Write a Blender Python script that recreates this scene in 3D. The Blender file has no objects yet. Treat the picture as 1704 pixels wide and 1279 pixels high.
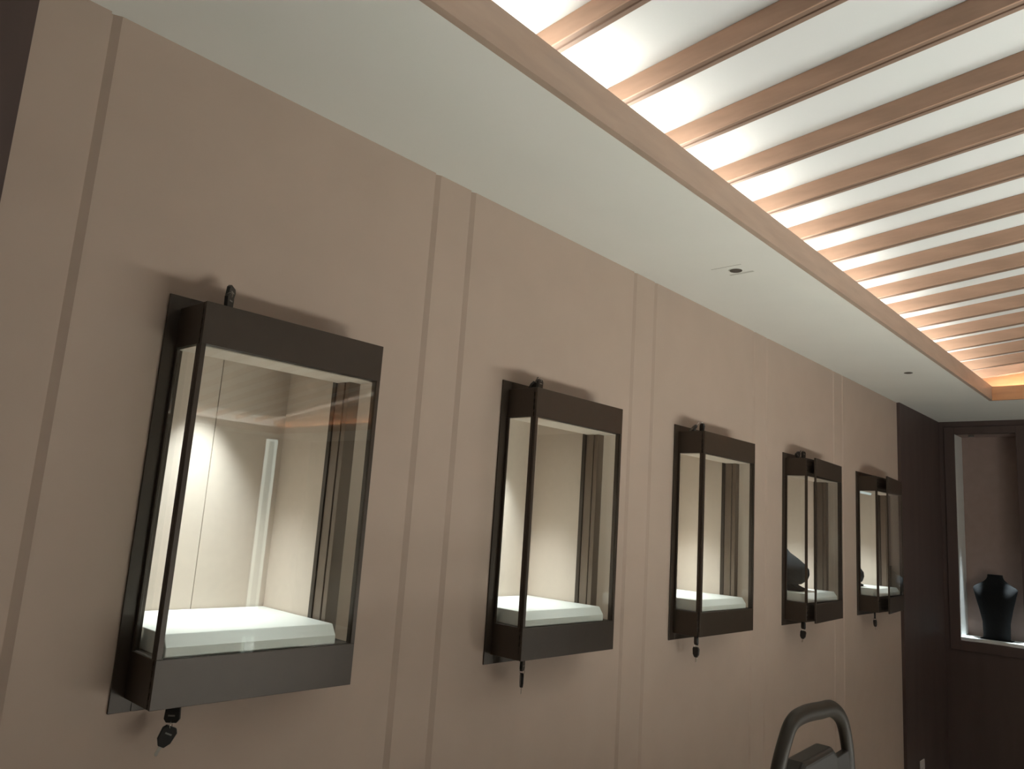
import bpy, bmesh, math, random
from mathutils import Vector, Matrix
random.seed(3)
S = 1.6            # metres per survey unit (camera to wall = 1 unit)
H = 1.65           # camera height
def U(x, y, z): return Vector((x*S, y*S, z*S+H))
sc = bpy.context.scene

# ---------------------------------------------------------------- camera
cam = bpy.data.cameras.new('camera'); co = bpy.data.objects.new('camera', cam)
sc.collection.objects.link(co); sc.camera = co
co.location = U(0, -1, 0); co.rotation_euler = (1.74511, -0.06711, -0.82754)
cam.sensor_width = 36; cam.lens = 36*1261.14/1704; cam.clip_start = 0.02; cam.clip_end = 100

# ---------------------------------------------------------------- light and exposure
sc.view_settings.view_transform = 'Standard'; sc.view_settings.look = 'None'
sc.view_settings.gamma = 1; sc.view_settings.use_curve_mapping = False
sc.view_settings.exposure = 0.24
world = bpy.data.worlds.new('world'); sc.world = world; world.use_nodes = True
world.node_tree.nodes['Background'].inputs[0].default_value = (.9, .95, 1, 1)
world.node_tree.nodes['Background'].inputs[1].default_value = 0.2
LED = 26.0
PANEL = 22.0          # fill light from the decks of the added counters
SPOT = 23.0

# room constants (survey units)
ZC, ZU = .60455, .6615          # soffit, top of upstand
YE, YR = -.336, -5.35           # recess edges (left wall side, right wall side)
YM = (YE+YR)/2                  # ridge
XE, XS = 3.562, -1.30           # recess ends
XB, XF = -2.1, 4.129            # back wall, far wall
YRW = -5.70                     # right wall
ZF = -H/S                       # floor
XG = .19; XW = 3.5033           # beige wall span
def ztop(y): return .74+.1005*min(-(y-YE), -(YM-YE))if y > YM else .74+.1005*(-(YM-YE)-(YM-y))

# ---------------------------------------------------------------- materials
def mat(name, col, rough=.6, metal=0, noise=0, scale=20, bump=0, spec=.5, stretch=None):
    m = bpy.data.materials.new(name); m.use_nodes = True
    nt = m.node_tree; b = nt.nodes['Principled BSDF']
    b.inputs['Base Color'].default_value = (*col, 1); b.inputs['Roughness'].default_value = rough
    b.inputs['Metallic'].default_value = metal
    b.inputs['Specular IOR Level'].default_value = spec
    if noise or bump:
        tc = nt.nodes.new('ShaderNodeTexCoord'); mp = nt.nodes.new('ShaderNodeMapping')
        nt.links.new(tc.outputs['Object'], mp.inputs[0])
        if stretch: mp.inputs['Scale'].default_value = stretch
        n = nt.nodes.new('ShaderNodeTexNoise'); n.inputs['Scale'].default_value = scale; n.inputs['Detail'].default_value = 5
        nt.links.new(mp.outputs[0], n.inputs[0])
        if noise:
            r = nt.nodes.new('ShaderNodeValToRGB')
            r.color_ramp.elements[0].position = .3; r.color_ramp.elements[1].position = .7
            r.color_ramp.elements[0].color = (*[c*(1-noise) for c in col], 1)
            r.color_ramp.elements[1].color = (*[min(1, c*(1+noise)) for c in col], 1)
            nt.links.new(n.outputs[0], r.inputs[0]); nt.links.new(r.outputs[0], b.inputs['Base Color'])
        if bump:
            bp = nt.nodes.new('ShaderNodeBump'); bp.inputs['Strength'].default_value = bump; bp.inputs['Distance'].default_value = .002
            nt.links.new(n.outputs[0], bp.inputs['Height']); nt.links.new(bp.outputs[0], b.inputs['Normal'])
    return m
def emit(name, col, s):
    m = bpy.data.materials.new(name); m.use_nodes = True; nt = m.node_tree
    nt.nodes.remove(nt.nodes['Principled BSDF']); e = nt.nodes.new('ShaderNodeEmission')
    e.inputs[0].default_value = (*col, 1); e.inputs[1].default_value = s
    nt.links.new(e.outputs[0], nt.nodes['Material Output'].inputs[0]); return m
def glass(name, tint=(.97, .985, .975)):
    m = bpy.data.materials.new(name); m.use_nodes = True; nt = m.node_tree
    nt.nodes.remove(nt.nodes['Principled BSDF'])
    g = nt.nodes.new('ShaderNodeNewGeometry'); d = nt.nodes.new('ShaderNodeVectorMath'); d.operation = 'DOT_PRODUCT'
    nt.links.new(g.outputs['Incoming'], d.inputs[0]); nt.links.new(g.outputs['Normal'], d.inputs[1])
    def mth(op, a, b=None):
        n = nt.nodes.new('ShaderNodeMath'); n.operation = op
        for i, v in enumerate((a, b)):
            if v is None: continue
            if isinstance(v, (int, float)): n.inputs[i].default_value = v
            else: nt.links.new(v, n.inputs[i])
        return n.outputs[0]
    c = mth('ABSOLUTE', d.outputs['Value']); f = mth('POWER', mth('SUBTRACT', 1.0, c), 5.0)
    f = mth('ADD', mth('MULTIPLY', f, .955), .045)
    t = nt.nodes.new('ShaderNodeBsdfTransparent'); t.inputs[0].default_value = (*tint, 1)
    gl = nt.nodes.new('ShaderNodeBsdfGlossy'); gl.inputs['Roughness'].default_value = 0.0
    mx = nt.nodes.new('ShaderNodeMixShader'); nt.links.new(f, mx.inputs[0])
    nt.links.new(t.outputs[0], mx.inputs[1]); nt.links.new(gl.outputs[0], mx.inputs[2])
    nt.links.new(mx.outputs[0], nt.nodes['Material Output'].inputs[0]); return m

M = dict(
    beige=mat('beige_wall_fabric', (.49, .385, .315), .85, noise=.03, scale=6, bump=.05),
    liner=mat('beige_liner', (.66, .56, .475), .85, noise=.02, scale=60, bump=.05),
    plaster=mat('white_plaster', (.80, .795, .745), .9, noise=.015, scale=3),
    recess=mat('recess_white', (.69, .71, .71), .9),
    wood=mat('brown_wood', (.45, .285, .20), .5, noise=.12, scale=5, bump=.05, stretch=(6, 1, 6)),
    wood_channel=mat('dark_brown_channel', (.25, .165, .12), .5, noise=.08, scale=5, stretch=(6, 1, 6)),  # beam wood with the shade of the underside put into its colour
    wood_end=mat('orange_brown_wood', (.52, .28, .145), .5, noise=.12, scale=5, stretch=(6, 1, 6)),  # orange bounced light at the recess end painted into the wood colour
    woodx=mat('brown_wood_lengthwise', (.45, .335, .26), .5, noise=.08, scale=5, bump=.05, stretch=(1, 6, 6)),
    dark=mat('dark_brown_panel', (.090, .060, .053), .55, noise=.12, scale=3, stretch=(3, 3, .5)),
    bronze=mat('bronze_powder_coat', (.052, .037, .026), .42, metal=.2, noise=.04, scale=30),
    bronze_inner=mat('bronze_inner', (.17, .125, .092), .4, metal=.1, noise=.04, scale=30),  # lighter bronze: spotlight falling on the inner rail is put into the colour
    bronze_dark=mat('bronze_dark', (.045, .035, .028), .5, metal=.2),
    glass=glass('clear_glass'),
    pad=mat('white_leatherette', (.80, .80, .75), .45, bump=.1, scale=150, spec=.3),
    acrylic=mat('frosted_acrylic', (.80, .84, .76), .35),
    tape=mat('clear_tape', (.82, .82, .80), .2),
    black=mat('black_velvet', (.014, .015, .016), .9, noise=.2, scale=200, bump=.2, spec=.2),
    plastic=mat('black_plastic', (.012, .011, .010), .35, noise=.1, scale=50),
    steel=mat('bright_steel', (.70, .69, .66), .22, metal=1, noise=.05, scale=80),
    steel_dark=mat('grey_steel', (.30, .30, .28), .35, metal=1, noise=.05, scale=80),
    ladder=mat('dark_bronze_tube', (.024, .018, .012), .45, metal=.1, noise=.05, scale=30, spec=.35),
    ladderp=mat('dark_ladder_plastic', (.016, .012, .009), .45, noise=.08, scale=40),
    floor=mat('pale_stone_floor', (.62, .60, .56), .4, noise=.08, scale=2),
    grille=mat('dark_grille', (.09, .075, .06), .7, noise=.2, scale=90),
    sill=mat('white_sill', (.80, .82, .80), .4, noise=.02, scale=20),
    socket=mat('white_plastic', (.72, .68, .66), .4, noise=.02, scale=30),
    line=mat('plaster_cut_line', (.30, .28, .24), .9, noise=.1, scale=30),
    patch=mat('plaster_patch', (.56, .55, .50), .9, noise=.05, scale=20),
    niche=mat('niche_back', (.34, .25, .22), .8, noise=.04, scale=20),
    led=emit('led_tape', (1.0, .97, .90), LED),
    led_end=emit('led_tape_far', (1.0, .90, .76), LED*3),
    led_opp=emit('led_tape_opposite', (1.0, .97, .90), LED*2.5),
    lamp=emit('counter_deck', (1.0, .97, .90), PANEL),
    bulb=emit('showcase_bulb', (.95, 1.0, .96), 6),
    edge=emit('column_edge', (.85, .95, .85), 3.2),
    diff=emit('column_diffuser', (.80, .95, .85), 1.8),
    bar=emit('small_light_bar', (.85, .95, .90), .45),
)

# ---------------------------------------------------------------- mesh helpers
def finish(name, bm, m, parent=None, bevel=0, smooth=False, segs=2):
    bmesh.ops.recalc_face_normals(bm, faces=bm.faces)
    me = bpy.data.meshes.new(name); bm.to_mesh(me); bm.free()
    o = bpy.data.objects.new(name, me); sc.collection.objects.link(o)
    for mm in (m if isinstance(m, (list, tuple)) else [m]): me.materials.append(M[mm])
    if parent: o.parent = parent
    if bevel:
        b = o.modifiers.new('bevel', 'BEVEL'); b.width = bevel; b.segments = segs; b.limit_method = 'ANGLE'; b.angle_limit = math.radians(40)
    if smooth:
        for p in me.polygons: p.use_smooth = True
    return o
def box(bm, a, b):
    x0, x1 = sorted((a[0], b[0])); y0, y1 = sorted((a[1], b[1])); z0, z1 = sorted((a[2], b[2]))
    v = [bm.verts.new(p) for p in ((x0,y0,z0),(x1,y0,z0),(x1,y1,z0),(x0,y1,z0),(x0,y0,z1),(x1,y0,z1),(x1,y1,z1),(x0,y1,z1))]
    for f in ((0,3,2,1),(4,5,6,7),(0,1,5,4),(1,2,6,5),(2,3,7,6),(3,0,4,7)): bm.faces.new([v[i] for i in f])
def ubox(bm, a, b): box(bm, U(*a), U(*b))
def extrude_profile(bm, pts, vec):
    """closed polygon pts (3D) swept along vec"""
    A = [bm.verts.new(p) for p in pts]; B = [bm.verts.new(Vector(p)+Vector(vec)) for p in pts]
    n = len(pts); bm.faces.new(A); bm.faces.new(B[::-1])
    for i in range(n): bm.faces.new([A[i], A[(i+1) % n], B[(i+1) % n], B[i]])
def cyl(bm, c, r, h, axis='Z', n=24, r2=None):
    mt = Matrix.Translation(c)
    if axis == 'X': mt = mt @ Matrix.Rotation(math.pi/2, 4, 'Y')
    if axis == 'Y': mt = mt @ Matrix.Rotation(math.pi/2, 4, 'X')
    bmesh.ops.create_cone(bm, cap_ends=True, segments=n, radius1=r, radius2=r if r2 is None else r2, depth=h, matrix=mt)
def tube(bm, pts, rx, ry, n=16, up=Vector((0, 1, 0)), closed=False):
    """elliptical tube along pts; ry is the half-size along `up`"""
    P = [Vector(p) for p in pts]; rings = []
    for i, p in enumerate(P):
        if closed: t = P[(i+1) % len(P)]-P[i-1]
        else: t = P[min(i+1, len(P)-1)]-P[max(i-1, 0)]
        t.normalize(); s = t.cross(up)
        if s.length < 1e-4: s = t.cross(Vector((1, 0, 0)))
        s.normalize(); u2 = s.cross(t).normalized()
        rings.append([bm.verts.new(p+s*rx*math.cos(a)+u2*ry*math.sin(a)) for a in [2*math.pi*k/n for k in range(n)]])
    R = range(len(rings)) if closed else range(len(rings)-1)
    for i in R:
        a, b = rings[i], rings[(i+1) % len(rings)]
        for k in range(n): bm.faces.new([a[k], a[(k+1) % n], b[(k+1) % n], b[k]])
    if not closed: bm.faces.new(rings[0]); bm.faces.new(rings[-1][::-1])
def loft(bm, secs, n=40, power=2.4):
    """secs: (centre, half x, half y)"""
    rings = []
    for c, a, b in secs:
        r = []
        for k in range(n):
            t = 2*math.pi*k/n; ct, st = math.cos(t), math.sin(t)
            r.append(bm.verts.new((c[0]+a*math.copysign(abs(ct)**(2/power), ct), c[1]+b*math.copysign(abs(st)**(2/power), st), c[2])))
        rings.append(r)
    for a, b in zip(rings, rings[1:]):
        for k in range(n): bm.faces.new([a[k], a[(k+1) % n], b[(k+1) % n], b[k]])
    bm.faces.new(rings[0][::-1]); bm.faces.new(rings[-1])
def catmull(pts, n=8):
    P = [Vector(p) for p in pts]; P = [2*P[0]-P[1]]+P+[2*P[-1]-P[-2]]; out = []
    for i in range(1, len(P)-2):
        for k in range(n):
            t = k/n; a, b, c, d = P[i-1], P[i], P[i+1], P[i+2]
            out.append(.5*((2*b)+(c-a)*t+(2*a-5*b+4*c-d)*t*t+(3*b-a-3*c+d)*t**3))
    out.append(P[-2]); return out
def empty(name, loc, rot=(0, 0, 0)):
    o = bpy.data.objects.new(name, None); sc.collection.objects.link(o); o.location = loc; o.rotation_euler = rot
    o.empty_display_size = .05; return o
def tag(o, label, cat, group=None):
    o['label'] = label; o['category'] = cat
    if group: o['group'] = group
    return o
def struct(name, bm, m, **k):
    o = finish(name, bm, m, **k); o['kind'] = 'structure'; return o
def copy_tree(o, parent=None):
    c = o.copy(); sc.collection.objects.link(c)
    if parent: c.parent = parent
    for ch in [x for x in sc.objects if x.parent == o and x is not c]: copy_tree(ch, c)
    return c

# ---------------------------------------------------------------- measured showcases
CX = [.39255+.0168, 1.03577+.0168, 1.67197+.0168, 2.32511+.0168, 2.98252+.0168]   # left side of the glass box
Z0 = -.2644                                                                       # bottom of the back plate
W = .2809*S; D = .0759*S; MG = .0168*S; HP = .5257*S; B1 = .0544*S; B2 = .0560*S
NX0, NX1 = .016, .407                            # niche opening, from the box's left side
NZ0, NZH, NZT = MG+B2, HP-MG-.049*S, HP-MG-.028*S  # pad floor, header lip, liner ceiling
ND = .138*S                                      # niche depth

# ---------------------------------------------------------------- room shell
YW = .002                       # wall face
CH = .016
WT = .008                       # panel thickness in front of the groove floor
grooves = [.26881, .82573, .91556, 1.46797, 1.55957, 2.1145, 2.2045, 2.757, 2.847]
GW = .0035                      # groove floor width, units
bm = bmesh.new()
edges = [XG]+grooves+[XW]
for i in range(len(edges)-1):
    x0 = (edges[i]+(GW if i else 0))*S; x1 = edges[i+1]*S
    holes = [c*S for c in CX if x0 < c*S < x1]
    zt, zb = ZC*S+H, 0
    if i:                       # sloped far flank of the groove
        extrude_profile(bm, [(x0, YW+WT, 0), (x0+CH, YW, 0), (x0+CH, YW+WT, 0)], (0, 0, zt)); x0 += CH
    if not holes: box(bm, (x0, YW, zb), (x1, YW+WT, zt)); continue
    h = holes[0]; hx0, hx1 = h+NX0-.012, h+NX1+.012
    hz0, hz1 = Z0*S+H+NZ0-.012, Z0*S+H+NZT+.012
    box(bm, (x0, YW, zb), (hx0, YW+WT, zt)); box(bm, (hx1, YW, zb), (x1, YW+WT, zt))
    box(bm, (hx0, YW, zb), (hx1, YW+WT, hz0)); box(bm, (hx0, YW, hz1), (hx1, YW+WT, zt))
# groove floors: the carrier board behind, with the same openings
xs = XG*S
for c in CX:
    hx0, hx1 = c*S+NX0-.012, c*S+NX1+.012; hz0, hz1 = Z0*S+H+NZ0-.012, Z0*S+H+NZT+.012
    box(bm, (xs, YW+WT, 0), (hx0, YW+WT+.02, ZC*S+H))
    box(bm, (hx0, YW+WT, 0), (hx1, YW+WT+.02, hz0)); box(bm, (hx0, YW+WT, hz1), (hx1, YW+WT+.02, ZC*S+H))
    xs = hx1
box(bm, (xs, YW+WT, 0), (XW*S, YW+WT+.02, ZC*S+H))
struct('wall_left', bm, 'beige')
bm = bmesh.new()                # dark panelling beyond the beige wall
box(bm, (XW*S, -.018, 0), (XF*S, .034, ZC*S+H))
struct('wall_left_far', bm, 'dark')
bm = bmesh.new(); box(bm, (XB*S, -.004, 0), (XG*S, .034, ZC*S+H)); struct('wall_left_near', bm, 'dark')
# far wall with display niche opening
NY0, NY1, NB, NT = -.078, -.329, -.404, .543
bm = bmesh.new()
ubox(bm, (XF, .02, ZF), (XF+.02, NY0, ZC)); ubox(bm, (XF, NY1, ZF), (XF+.02, YRW, ZC))
ubox(bm, (XF, NY0, ZF), (XF+.02, NY1, NB)); ubox(bm, (XF, NY0, NT), (XF+.02, NY1, ZC))
struct('wall_far', bm, 'dark')
bm = bmesh.new(); ubox(bm, (XB, YRW, ZF), (XF+.02, YRW-.03, ZC)); struct('wall_right', bm, 'beige')
bm = bmesh.new(); ubox(bm, (XB-.03, .02, ZF), (XB, YRW-.03, ZC)); struct('wall_back', bm, 'beige')
bm = bmesh.new(); ubox(bm, (XB-.03, .4, ZF-.03), (XF+.3, YRW-.03, ZF)); struct('floor', bm, 'floor')
# soffit ring
ST = ZC+.012
bm = bmesh.new()
ubox(bm, (XB-.03, .03, ZC), (XF+.02, YE, ST)); ubox(bm, (XB-.03, YR, ZC), (XF+.02, YRW-.03, ST))
ubox(bm, (XE, YE, ZC), (XF+.02, YR, ST)); ubox(bm, (XB-.03, YE, ZC), (XS, YR, ST))
struct('ceiling', bm, 'plaster')
# sloping white ceiling above the light recess, two pitches, and cove walls
CB = .11                        # how far the cove runs back behind the upstand
CE = .038                       # same, at the far end
bm = bmesh.new()
for ya, yb in ((YE+CB, YM), (YR-CB, YM)):
    z1 = .74-.1005*CB; z2 = .74+.1005*(YE-YM)
    x0, x1 = XS-.08, XE+CE+.02
    pts = [U(x0, ya, z1), U(x0, yb, z2), U(x0, yb, z2+.015), U(x0, ya, z1+.015)]
    extrude_profile(bm, pts, ((x1-x0)*S, 0, 0))
struct('ceiling_recess', bm, 'recess')
bm = bmesh.new(); ubox(bm, (XS-.08, YE+CB, ST), (XE+CE, YE+CB+.01, .745)); struct('trim_1', bm, 'recess')
bm = bmesh.new(); ubox(bm, (XS-.08, YR-CB, ST), (XE+CE, YR-CB-.01, .745)); struct('trim_2', bm, 'recess')
def gable(name, x0, x1):
    bm = bmesh.new(); za, zb = .74-.1005*CB, .74+.1005*(YE-YM)
    pts = [U(x0, YE+CB, ST), U(x0, YE+CB, za+.01), U(x0, YM, zb+.01), U(x0, YR-CB, za+.01), U(x0, YR-CB, ST)]
    extrude_profile(bm, pts, ((x1-x0)*S, 0, 0)); struct(name, bm, 'wood_end')
gable('trim_3', XE+CE, XE+CE+.015); gable('trim_4', XS-.08, XS-.095)
# wooden upstand framing the recess, with a small lip below the vertical board
LB = .012
def upstand(name, a, b, m):
    bm = bmesh.new(); ubox(bm, a, b); struct(name, bm, m)
upstand('trim_5', (XS, YE, ZC-.002), (XE, YE-LB, ZU), 'woodx')
upstand('trim_6', (XS, YR, ZC-.002), (XE, YR+LB, ZU), 'woodx')
upstand('trim_7', (XE, YE, ZC-.002), (XE-LB, YR, ZU-.002), 'wood_end')
upstand('trim_8', (XS, YE, ZC-.002), (XS+LB, YR, ZU-.002), 'wood')

# ---------------------------------------------------------------- rafters
X0, PITCH, ZB, WB = 1.1415, .1864, .0365, .0235
def make_beam(n):
    bm = bmesh.new(); g = .004
    x = 0; w = WB*S
    def zc(y): return (.74+.1005*(YE-y) if y >= YM else .74+.1005*(YE-YM)-.1005*(YM-y))
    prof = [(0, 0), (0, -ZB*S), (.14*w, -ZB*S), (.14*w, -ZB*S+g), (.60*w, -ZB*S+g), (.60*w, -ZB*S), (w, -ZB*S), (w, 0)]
    rings = []
    for y in (YE+CB-.002, YM, YR-CB+.002):
        rings.append([bm.verts.new((px, (y-YM)*S, pz+zc(y)*S+H-1)) for px, pz in prof])
    for a, b in zip(rings, rings[1:]):
        for k in range(len(prof)):
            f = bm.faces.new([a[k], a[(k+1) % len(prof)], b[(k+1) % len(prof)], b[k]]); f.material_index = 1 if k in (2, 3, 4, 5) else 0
    bm.faces.new(rings[0]); bm.faces.new(rings[-1][::-1])
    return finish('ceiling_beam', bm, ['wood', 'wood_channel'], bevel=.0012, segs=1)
ords = ['', 'second', 'third', 'fourth', 'fifth', 'sixth', 'seventh', 'eighth', 'ninth', 'tenth', 'eleventh', 'twelfth', 'thirteenth', 'fourteenth', 'fifteenth', 'sixteenth', 'seventeenth', 'eighteenth', 'nineteenth', 'twentieth']
beam0 = None
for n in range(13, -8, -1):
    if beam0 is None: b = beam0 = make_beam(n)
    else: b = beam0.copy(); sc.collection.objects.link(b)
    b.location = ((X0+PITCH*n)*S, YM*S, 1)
    k = 13-n
    if k == 0: lab = 'brown timber ceiling beam touching the far end of the lit ceiling recess'
    elif n < -3: lab = 'brown timber ceiling beam behind the camera, out of the picture'
    else: lab = 'brown timber ceiling beam, %s from the far end of the lit ceiling recess' % ords[k]
    tag(b, lab, 'beam', 'timber beams across the lit ceiling recess')

# ---------------------------------------------------------------- cove light strips
def led(a, b, label, m='led'):
    bm = bmesh.new(); ubox(bm, a, b)
    tag(finish('led_strip', bm, m), label, 'light', 'hidden light strips around the ceiling recess')
led((XS+.02, YE+.050, ZC+.040), (XE, YE+.058, ZC+.043), 'warm white light strip hidden behind the wooden edge beside the showcase wall')
led((XS+.02, YR-.050, ZC+.040), (XE, YR-.058, ZC+.043), 'warm white light strip hidden behind the wooden edge on the opposite side', 'led_opp')
led((XE+.014, YE-.02, ZC+.018), (XE+.020, YR+.02, ZC+.021), 'warm white light strip hidden behind the far end of the ceiling recess', 'led_end')

# ---------------------------------------------------------------- unseen glass counters, added as upward fill light
for i, (x0, x1) in enumerate(((.75, 1.55), (1.70, 2.50))):
    e = empty('jewellery_counter', U((x0+x1)/2, -1.62, ZF)); w = (x1-x0)*S/2
    tag(e, ['lit glass jewellery counter opposite the second showcase, out of the picture', 'lit glass jewellery counter opposite the fourth showcase, out of the picture'][i], 'counter', 'lit jewellery counters')
    bm = bmesh.new(); box(bm, (-w, -.28, 0), (w, .28, .68)); finish('cabinet', bm, 'dark', e, bevel=.004)
    bm = bmesh.new(); box(bm, (-w+.03, -.25, .68), (w-.03, .25, .69)); finish('luminous_deck', bm, 'lamp', e)
    for a, b in (((-w, -.28, .68), (w, -.274, .86)), ((-w, .274, .68), (w, .28, .86)), ((-w, -.28, .86), (w, .28, .868))):
        bm = bmesh.new(); box(bm, a, b); finish('glass_pane', bm, 'glass', e)

# tall lit glass column on the opposite wall, seen only mirrored in the nearest showcase
e = empty('light_column', U(3.69, YRW+.002, -1.0))
bm = bmesh.new(); box(bm, (-.10, 0, 0), (.10, .05, 1.58*S)); finish('housing', bm, 'socket', e)
bm = bmesh.new(); box(bm, (-.095, .05, .01), (-.045, .056, 1.58*S-.04)); box(bm, (.045, .05, .01), (.095, .056, 1.58*S-.04)); box(bm, (-.095, .05, 1.58*S-.04), (.095, .056, 1.58*S-.005)); finish('bright_edge', bm, 'edge', e)
bm = bmesh.new(); box(bm, (-.045, .05, .01), (.045, .055, 1.58*S-.04)); finish('diffuser', bm, 'diff', e)
tag(e, 'tall pale light column on the opposite wall, mirrored in the glass of the nearest showcase', 'light')

# ---------------------------------------------------------------- showcase
def make_showcase():
    root = empty('wall_showcase', (0, 0, 0))
    zt = HP-MG; zb = MG; yf = -D; yd = -D+.008
    # back plate ring with rear glass channels
    bm = bmesh.new()
    box(bm, (-MG, -.003, 0), (NX0, .0015, HP)); box(bm, (NX1, -.003, 0), (W+MG, .0015, HP))
    box(bm, (NX0, -.003, 0), (NX1, .0015, NZ0)); box(bm, (NX0, -.003, NZH), (NX1, .0015, HP))
    for x0, x1 in ((0, .006), (W-.020, W)):
        box(bm, (x0, -.012, NZ0), (x1, -.003, zt-B1))
    box(bm, (NX1-.003, -.003, NZ0), (NX1, .012, NZH))
    finish('back_plate', bm, 'bronze', root, bevel=.0008, segs=1)
    bm = bmesh.new(); box(bm, (NX1+.0005, -.034, NZ0), (W-.007, -.0032, NZH)); box(bm, (NX1+.003, -.052, NZ0), (W-.007, -.0355, NZH)); finish('inner_rail', bm, 'bronze_inner', root, bevel=.0008, segs=1)
    # niche liner
    bm = bmesh.new(); t = .006; y0 = .0016
    box(bm, (NX0-t, y0, NZ0-t), (NX0, ND, NZT)); box(bm, (NX1, y0, NZ0-t), (NX1+t, ND, NZT))
    box(bm, (NX0, y0, NZ0-t), (NX1, ND, NZ0-.0005)); box(bm, (NX0-t, y0, NZT), (NX1+t, ND, NZT+t))
    xs = .215
    box(bm, (NX0-t, ND, NZ0-t), (xs, ND+t, NZT+t)); box(bm, (xs+.0022, ND, NZ0-t), (NX1+t, ND+t, NZT+t))
    box(bm, (NX0-t, ND+t, NZ0-t), (NX1+t, ND+t+.002, NZT+t))
    finish('niche_liner', bm, 'liner', root)
    # top and bottom housings behind the door
    for nm, z0, z1 in (('top_housing', zt-B1, zt), ('bottom_housing', zb, zb+B2)):
        bm = bmesh.new(); s = .004
        box(bm, (0, yd+s, z0), (W, -.003, z1))
        if nm == 'top_housing':
            for k in range(4): box(bm, (0, yd+.0008, z0+.012+k*.02), (W, yd+s, z0+.020+k*.02))
        else:
            for k in range(4): box(bm, (0, yd+.0008, z0+.010+k*.02), (W, yd+s, z0+.018+k*.02))
        hs = finish(nm, bm, 'bronze', root, bevel=.0008, segs=1)
        if nm == 'top_housing':
            bm = bmesh.new(); box(bm, (.006, yd+.012, z0-.0025), (W-.006, -.0035, z0-.0003)); finish('lining', bm, 'liner', hs)
    for x0 in (0, W-.009):
        bm = bmesh.new(); box(bm, (x0, yd+.001, zb+B2), (x0+.009, yd+.012, zt-B1)); finish('post', bm, 'bronze', root)
    for x0 in (.001, W-.006):
        bm = bmesh.new(); box(bm, (x0, yd+.0122, zb+B2), (x0+.005, -.0125, zt-B1)); o = finish('side_pane', bm, 'glass', root); o['label'] = 'clear glass side'
    # door
    bm = bmesh.new(); h = yd-yf; st = .011
    # local to hinge line at (W, yd)
    box(bm, (-W, -h, zt-B1), (0, 0, zt)); box(bm, (-W, -h, zb), (0, 0, zb+B2))
    box(bm, (-W, -h, zb+B2), (-W+st, 0, zt-B1)); box(bm, (-st, -h, zb+B2), (0, 0, zt-B1))
    door = finish('door', bm, 'bronze', root, bevel=.0008, segs=1); door.location = (W, yd, 0)
    bm = bmesh.new(); box(bm, (-W+st, -h+.002, zb+B2), (-st, -h+.006, zt-B1)); gp = finish('front_pane', bm, 'glass', door); gp['label'] = 'clear glass front'
    # locks
    for nm, z, dz in (('top_lock', zt, .005), ('bottom_lock', zb, -.005)):
        bm = bmesh.new(); cyl(bm, (.072, -.066, z+dz/2), .0085, .006, n=24); finish(nm, bm, 'steel_dark', root, bevel=.001)
    # spotlight in the niche ceiling
    sx, sy = SPX, SPY
    bm = bmesh.new(); cyl(bm, (sx, sy, NZT-.006), .020, .012); sp = finish('spotlight', bm, 'steel_dark', root)
    bm = bmesh.new(); cyl(bm, (sx, sy, NZT-.0135), .012, .003); finish('bulb', bm, 'bulb', sp)
    ld = bpy.data.lights.new('spot_lamp', 'SPOT'); ld.energy = SPOT; ld.color = (.88, .98, 1.0); ld.spot_size = math.radians(72); ld.spot_blend = .9; ld.shadow_soft_size = .012
    lo = bpy.data.objects.new('spot_lamp', ld); sc.collection.objects.link(lo); lo.parent = root; lo.location = (sx, sy, NZT-.017)
    return root
SPX, SPY = .175, .125
glabel = ['wall showcase nearest the camera, largest in view, with a white pad and glass front closed',
          'wall showcase second nearest the camera, closed, between two pairs of wall grooves',
          'middle of the five wall showcases, closed, holding only a white pad',
          'wall showcase with its glass door ajar and a black bust inside',
          'farthest wall showcase, door ajar, next to the dark brown panelling']
cases = []
for i, cx in enumerate(CX):
    c = make_showcase() if i == 0 else copy_tree(cases[0])
    if i == 0: cases.append(c)
    else: cases.append(c)
    c.location = U(cx, 0, Z0)
    tag(c, glabel[i], 'showcase', 'bronze wall showcases along the beige wall')
bpy.context.view_layer.update()
for i, a in ((3, 4.3), (4, 6.2)):
    for o in sc.objects:
        if o.parent == cases[i] and o.name.startswith('door'): o.rotation_euler = (0, 0, math.radians(a))
# small light bar visible at the head of the farthest showcase
bm = bmesh.new(); box(bm, (.03, -.016, HP-MG-B1-.015), (.20, -.005, HP-MG-B1-.003)); finish('light_bar', bm, 'bar', cases[4])

# ---------------------------------------------------------------- pads
def make_pad():
    bm = bmesh.new(); z0 = NZ0; x0, x1 = .0205, .4045
    zt_ = (.2644-.165)*S; zl = (.2644-.1795)*S
    prof = [(-.1090, z0), (-.1090, zl), (-.0925, zt_), (.2185, zt_), (.2185, z0)]
    # split so the part outside the niche may keep the same width
    extrude_profile(bm, [(x0, y, z) for y, z in prof], (x1-x0, 0, 0))
    return finish('display_pad', bm, 'pad', bevel=.002, segs=3)
pl = ['white chamfered display pad in the nearest showcase, with a strip of tape on its front',
      'white chamfered display pad in the second nearest showcase',
      'white chamfered display pad in the middle showcase',
      'white display pad under the black bust in the showcase with its door ajar',
      'white display pad in the farthest showcase beside the dark panelling']
pads = []
for i, cx in enumerate(CX):
    p = make_pad() if i == 0 else pads[0].copy()
    if i: sc.collection.objects.link(p)
    p.location = U(cx, 0, Z0); pads.append(p); tag(p, pl[i], 'display pad', 'white pads inside the wall showcases')
bm = bmesh.new(); box(bm, (.182, -.1098, NZ0+.001), (.206, -.1088, NZ0+.018)); t = finish('tape_strip', bm, 'tape', pads[0]); t['label'] = 'glossy clear tape strip'

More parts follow.
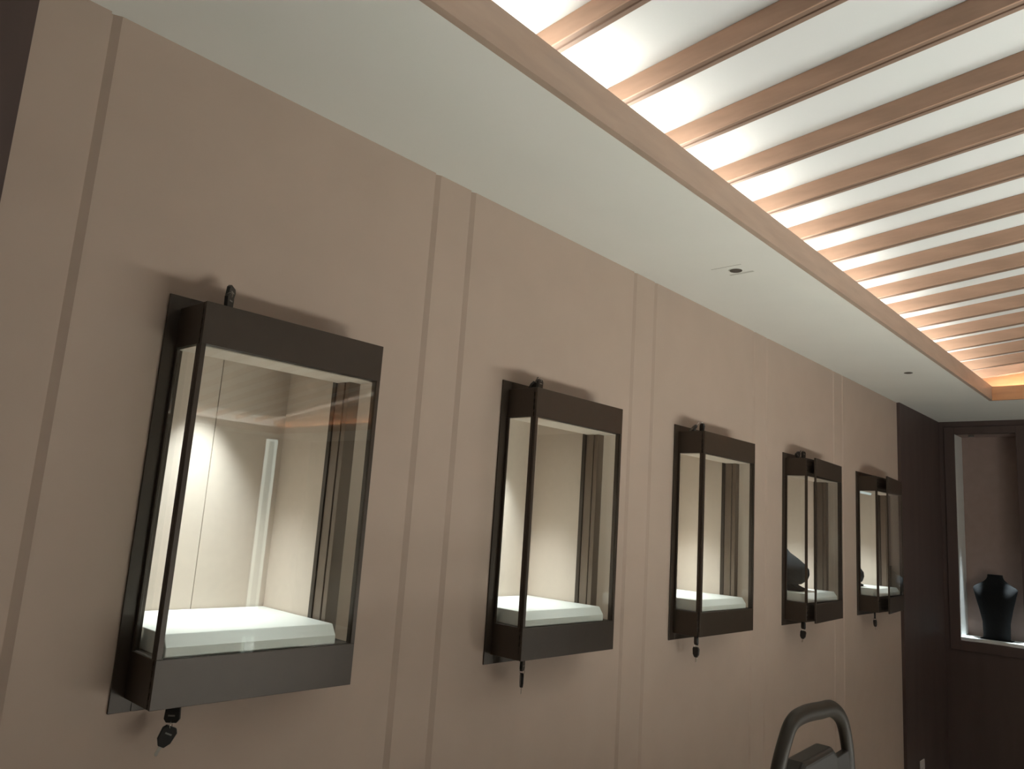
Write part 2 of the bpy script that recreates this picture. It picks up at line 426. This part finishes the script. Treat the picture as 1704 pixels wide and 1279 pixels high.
# ---------------------------------------------------------------- keys
def key_mesh(parent, name='key'):
    """bow up, blade down, blade tip at z = 0"""
    bm = bmesh.new(); th = .0042
    pr = [(-.006, .018), (-.0135, .029), (-.015, .050), (-.010, .057), (.010, .057), (.015, .050), (.0135, .029), (.006, .018)]
    extrude_profile(bm, [(x, -th, z) for x, z in pr], (0, 2*th, 0))
    k = finish(name, bm, 'plastic', parent, bevel=.0012)
    bm = bmesh.new(); bl = [(-.0032, .024), (-.0032, .003), (-.0012, 0), (.0022, 0), (.0032, .004), (.0022, .007), (.0032, .010), (.0024, .013), (.0032, .016), (.0032, .024)]
    extrude_profile(bm, [(x, -.0009, z) for x, z in bl], (0, .0018, 0)); b = finish('blade', bm, 'steel', k); b['label'] = 'bright steel blade'
    bm = bmesh.new(); box(bm, (-.006, -th-.0004, .042), (.007, -th+.0002, .045)); finish('marking', bm, 'steel_dark', k)
    return k
def ring_mesh(parent, r=.008):
    bm = bmesh.new(); tube(bm, [(0, r*math.cos(a), r*math.sin(a)) for a in [2*math.pi*k/20 for k in range(20)]], .0007, .0007, 8, Vector((1, 0, 0)), True)
    return finish('ring', bm, 'steel', parent, smooth=True)
def hanging(i, rz, sw):
    r = empty('key_pair', U(CX[i], 0, Z0)+Vector((.072, -.066, MG-.006)), (0, 0, math.radians(rz)))
    k1 = key_mesh(r); k1.rotation_euler = (0, math.pi, 0); k1.location = (0, 0, .022)     # blade up in the lock
    rg = ring_mesh(r); rg.location = (0, 0, -.038)
    k2 = key_mesh(r); k2.rotation_euler = (0, math.radians(sw), math.radians(25)); 
    k2.location = Vector((0, 0, -.046)) - Matrix.Rotation(math.radians(25), 3, 'Z') @ (Matrix.Rotation(math.radians(sw), 3, 'Y') @ Vector((0, 0, .053)))
    return r
hl = ['pair of black-headed keys hanging under the nearest showcase', 'pair of black-headed keys hanging under the second nearest showcase',
      'pair of thin black-headed keys hanging under the middle showcase', 'pair of black-headed keys hanging under the ajar showcase with the bust',
      'pair of black-headed keys hanging under the farthest showcase']
for i, (rz, sw) in enumerate(((-42, 24), (25, 3), (52, 0), (55, -8), (20, 8))):
    tag(hanging(i, rz, sw), hl[i], 'keys', 'keys in the showcase locks')
def standing(i, rz, lean, second):
    r = empty('key_pair', U(CX[i], 0, Z0)+Vector((.072, -.066, HP-MG+.005)), (0, 0, math.radians(rz)))
    k1 = key_mesh(r); k1.location = (0, 0, -.022); k1.rotation_euler = (0, math.radians(lean), 0)
    rg = ring_mesh(r, .006); rg.location = (math.sin(math.radians(lean))*.03, 0, .034)
    if second is not None:
        k2 = key_mesh(r); k2.location = second[0]; k2.rotation_euler = second[1]
    return r
tl = ['black-headed key pair standing in the top lock of the nearest showcase', 'black key stub standing in the top lock of the second nearest showcase',
      'black key standing in the top lock of the middle showcase', 'black key pair bunched on top of the ajar showcase with the bust']
st = [(38, 0, ((.010, .009, .004), (0, math.radians(14), 0))), (10, 0, ((.004, .010, .045), (math.radians(-150), 0, 0))), (60, -8, ((0, .012, .040), (math.radians(-140), 0, 0))), (-10, 0, ((-.006, .01, .040), (0, math.radians(230), 0)))]
for i in range(4):
    rz, ln, sec = st[i]; tag(standing(i, rz, ln, sec), tl[i], 'keys', 'keys in the showcase locks')

# ---------------------------------------------------------------- leaning busts inside the two ajar showcases
def leaning_bust(i, cx, dy, dz, label, ws=1.0):
    r = empty('necklace_bust', U(cx, dy, Z0)+Vector((0, 0, (.2644-.165)*S)))
    # profile: (y front, y back, z, half width) in units relative to the pad top
    bm = bmesh.new(); sec = []
    for yf, yb, z, hw in ((.014, .050, .022, .030), (-.012, .056, .020, .052), (-.030, .060, .032, .066), (-.036, .064, .050, .074), (-.034, .070, .066, .078),
                          (-.022, .076, .082, .072), (-.004, .082, .098, .056), (.020, .088, .116, .034), (.036, .092, .136, .026), (.042, .094, .158, .024)):
        sec.append(((0, (yf+yb)/2*S, z*S+dz), hw*S*ws, (yb-yf)/2*S))
    loft(bm, sec[1:], n=40, power=2.3); finish('torso', bm, 'black', r, smooth=True)
    bm = bmesh.new()
    extrude_profile(bm, [(-.03*S, -.026*S, 0), (-.03*S, -.030*S, .006*S), (-.03*S, -.010*S, .012*S), (-.03*S, .022*S, .028*S), (-.03*S, .060*S, .030*S), (-.03*S, .075*S, 0)], (.06*S, 0, 0))
    finish('stand', bm, 'black', r, bevel=.003)
    return tag(r, label, 'display bust', 'black necklace display busts')
leaning_bust(3, 2.434, .004, 0, 'black leaning necklace bust inside the showcase with its door ajar')
leaning_bust(4, 3.072, .044, -.022, 'black necklace bust mostly hidden in the farthest showcase', .78)

# ---------------------------------------------------------------- far wall niche and its bust
r = empty('display_niche', U(XF, (NY0+NY1)/2, NB)); o = r.location
bm = bmesh.new(); d = .14; t = .008
def rb(a, b): box(bm, U(*a)-o, U(*b)-o)
rb((XF+d, NY0+t, NB), (XF+d+t, NY1-t, NT+t)); finish('back_panel', bm, 'niche', r)
bm = bmesh.new(); rb((XF+.001, NY1, NB), (XF+d, NY1-t, NT)); finish('side_panel', bm, 'sill', r)
bm = bmesh.new(); rb((XF+.001, NY0, NT), (XF+d, NY1, NT+t)); finish('top_panel', bm, 'niche', r)
bm = bmesh.new(); rb((XF-.001, NY0-.0001, NB), (XF+d, NY0+t, NT)); finish('side_panel', bm, 'sill', r)
bm = bmesh.new(); rb((XF-.006, NY0+.002, NB-.010), (XF+d, NY1-.002, NB+.004)); finish('sill', bm, 'sill', r, bevel=.002)
bm = bmesh.new(); cyl(bm, U(XF+.05, NY0-.06, NT-.004)-o, .02, .012); s = finish('spotlight', bm, 'steel_dark', r)
for yy, tilt in ((NY0-.070, 3.0), (NY1+.060, -2.5)):
    ld = bpy.data.lights.new('spot_lamp', 'SPOT'); ld.energy = 260; ld.color = (.85, .96, 1.0); ld.spot_size = math.radians(9); ld.spot_blend = .8; ld.shadow_soft_size = .01
    lo = bpy.data.objects.new('spot_lamp', ld); sc.collection.objects.link(lo); lo.parent = r; lo.location = U(XF+.04, yy, NT-.012)-o
    lo.rotation_euler = (math.radians(tilt), 0, 0)
tag(r, 'tall lit display niche in the dark far wall with a white sill', 'display niche')
# raised surround on the far wall
bm = bmesh.new(); fx = XF-.008
ubox(bm, (XF, NY0+.045, NB-.055), (fx, NY0, NT+.035)); ubox(bm, (XF, NY1, NB-.055), (fx, NY1-.06, NT+.035))
ubox(bm, (XF, NY0, NB-.055), (fx, NY1, NB-.010)); ubox(bm, (XF, NY0, NT), (fx, NY1, NT+.035))
struct('trim_9', bm, 'dark', bevel=.003)
# bust on the sill
e = empty('necklace_bust', U(XF+.068, -.2085, NB+.004), (0, 0, math.radians(-90)))
bm = bmesh.new()
zz = [(0, .086, .050, 0), (.04, .086, .052, 0), (.12, .088, .058, 0), (.20, .104, .066, -.004), (.27, .122, .072, -.008), (.31, .132, .072, -.008), (.338, .140, .060, -.004), (.352, .142, .050, 0), (.366, .134, .046, .004), (.380, .108, .044, .008), (.400, .076, .042, .012), (.418, .058, .040, .014), (.434, .050, .038, .014), (.452, .048, .036, .014)]
loft(bm, [((0, c, z*1.03), a, b) for z, a, b, c in zz], n=48, power=2.6)
torso = finish('torso', bm, 'black', e, smooth=True)
bm = bmesh.new(); box(bm, (-.10, -.055, 0), (.10, .055, .004)); finish('base_plate', bm, 'black', e)
tag(e, 'tall black necklace bust standing on the white sill of the far wall niche', 'display bust', 'black necklace display busts')

# ---------------------------------------------------------------- soffit fittings
def downlight(x, y, rx, label, patched):
    r = empty('recessed_speaker' if patched else 'downlight', U(x, y, ZC))
    bm = bmesh.new(); cyl(bm, (0, 0, -.0015), rx, .003, n=40); finish('grille', bm, 'grille', r)
    bm = bmesh.new()
    tube(bm, [((rx+.002)*math.cos(a), (rx+.002)*math.sin(a), -.001) for a in [2*math.pi*k/40 for k in range(40)]], .0025, .0012, 8, Vector((0, 0, 1)), True)
    finish('rim', bm, 'plaster' if patched else 'grille', r, smooth=True)
    return tag(r, label, 'ceiling fitting', 'round fittings in the white soffit')
dl = downlight(1.5792, -.2066, .0225, 'round grey ceiling fitting with a rough square cut around it in the soffit', True)
bm = bmesh.new()
box(bm, (.035, -.05, -.0006), (.048, .045, -.0001)); finish('plaster_patch', bm, 'patch', dl)
bm = bmesh.new()
pa = [(U(1.5605, -.171, ZC)-dl.location), (U(1.548, -.219, ZC)-dl.location)]
box(bm, (-.052, -.045, -.0006), (-.050, .075, -.0001)); finish('cut_line', bm, 'line', dl)
downlight(2.8918, -.2153, .0185, 'small dark round ceiling fitting near the far end of the soffit', False)

# ---------------------------------------------------------------- step ladder
YL = -.55*S
lad = empty('step_ladder', (1.85, YL, 0))
def L(x, z, y=0): return Vector((x-1.85-.006, y, z-(.012 if z > .9 else 0)))
cen = [L(1.640, 1.10), L(1.660, 1.17), L(1.695, 1.225), L(1.735, 1.262), L(1.80, 1.272), L(1.90, 1.268), L(1.97, 1.262), L(2.035, 1.228), L(2.07, 1.165), L(2.085, 1.09)]
path = [L(1.56, .02, .0), L(1.60, .5, 0)]+catmull(cen, 8)+[L(2.11, .6, 0), L(2.15, .02, 0)]
bm = bmesh.new(); tube(bm, path, .0195, .014, 20, Vector((0, 1, 0))); bm.verts.ensure_lookup_table(); finish('hoop_rail', bm, 'ladder', lad, smooth=True)
bm = bmesh.new()
extrude_profile(bm, [L(1.715, 1.03, -.02), L(1.735, 1.160, -.02), L(1.765, 1.180, -.02), L(1.930, 1.186, -.02), L(1.958, 1.168, -.02), L(1.965, 1.118, -.02), L(1.90, 1.05, -.02), L(1.86, .98, -.02), L(1.74, .98, -.02)], (0, .05, 0))
finish('tool_tray', bm, 'ladderp', lad, bevel=.012, segs=4)
bm = bmesh.new(); extrude_profile(bm, [L(1.92, 1.150, -.008), L(2.072, 1.158, -.008), L(2.078, 1.110, -.008), L(1.92, 1.095, -.008)], (0, .016, 0)); finish('crossbar', bm, 'ladderp', lad, bevel=.003)
bm = bmesh.new(); extrude_profile(bm, [L(1.672, 1.10, -.008), L(1.73, 1.10, -.008), L(1.73, 1.05, -.008), L(1.666, 1.05, -.008)], (0, .016, 0)); finish('crossbar', bm, 'ladderp', lad, bevel=.003)
for k, z in enumerate((.25, .50, .75)):
    bm = bmesh.new(); box(bm, (-.235+.012*k, -.14+.02*k, z-.02), (.250-.006*k, .013, z+.01)); finish('step', bm, 'ladderp', lad, bevel=.006)
for sx in (-1, 1):
    bm = bmesh.new(); tube(bm, [(sx*.20, .014, .85), (sx*.25, .33, .01)], .012, .010, 12, Vector((1, 0, 0))); finish('rear_leg', bm, 'ladder', lad, smooth=True)
tag(lad, 'dark folding step ladder, its hoop handle rising at the bottom of the picture', 'ladder')

# ---------------------------------------------------------------- socket plate on the dark panelling
so = empty('wall_socket', Vector((3.700*S, -.018, -.925*S+H)))
bm = bmesh.new(); box(bm, (-.045, -.008, -.06), (.045, 0, .075)); finish('plate', bm, 'socket', so, bevel=.003)
bm = bmesh.new(); box(bm, (-.03, -.011, -.03), (.03, -.008, .03)); finish('insert', bm, 'socket', so, bevel=.001)
tag(so, 'white wall plate low on the dark brown panelling near the far corner', 'wall socket')
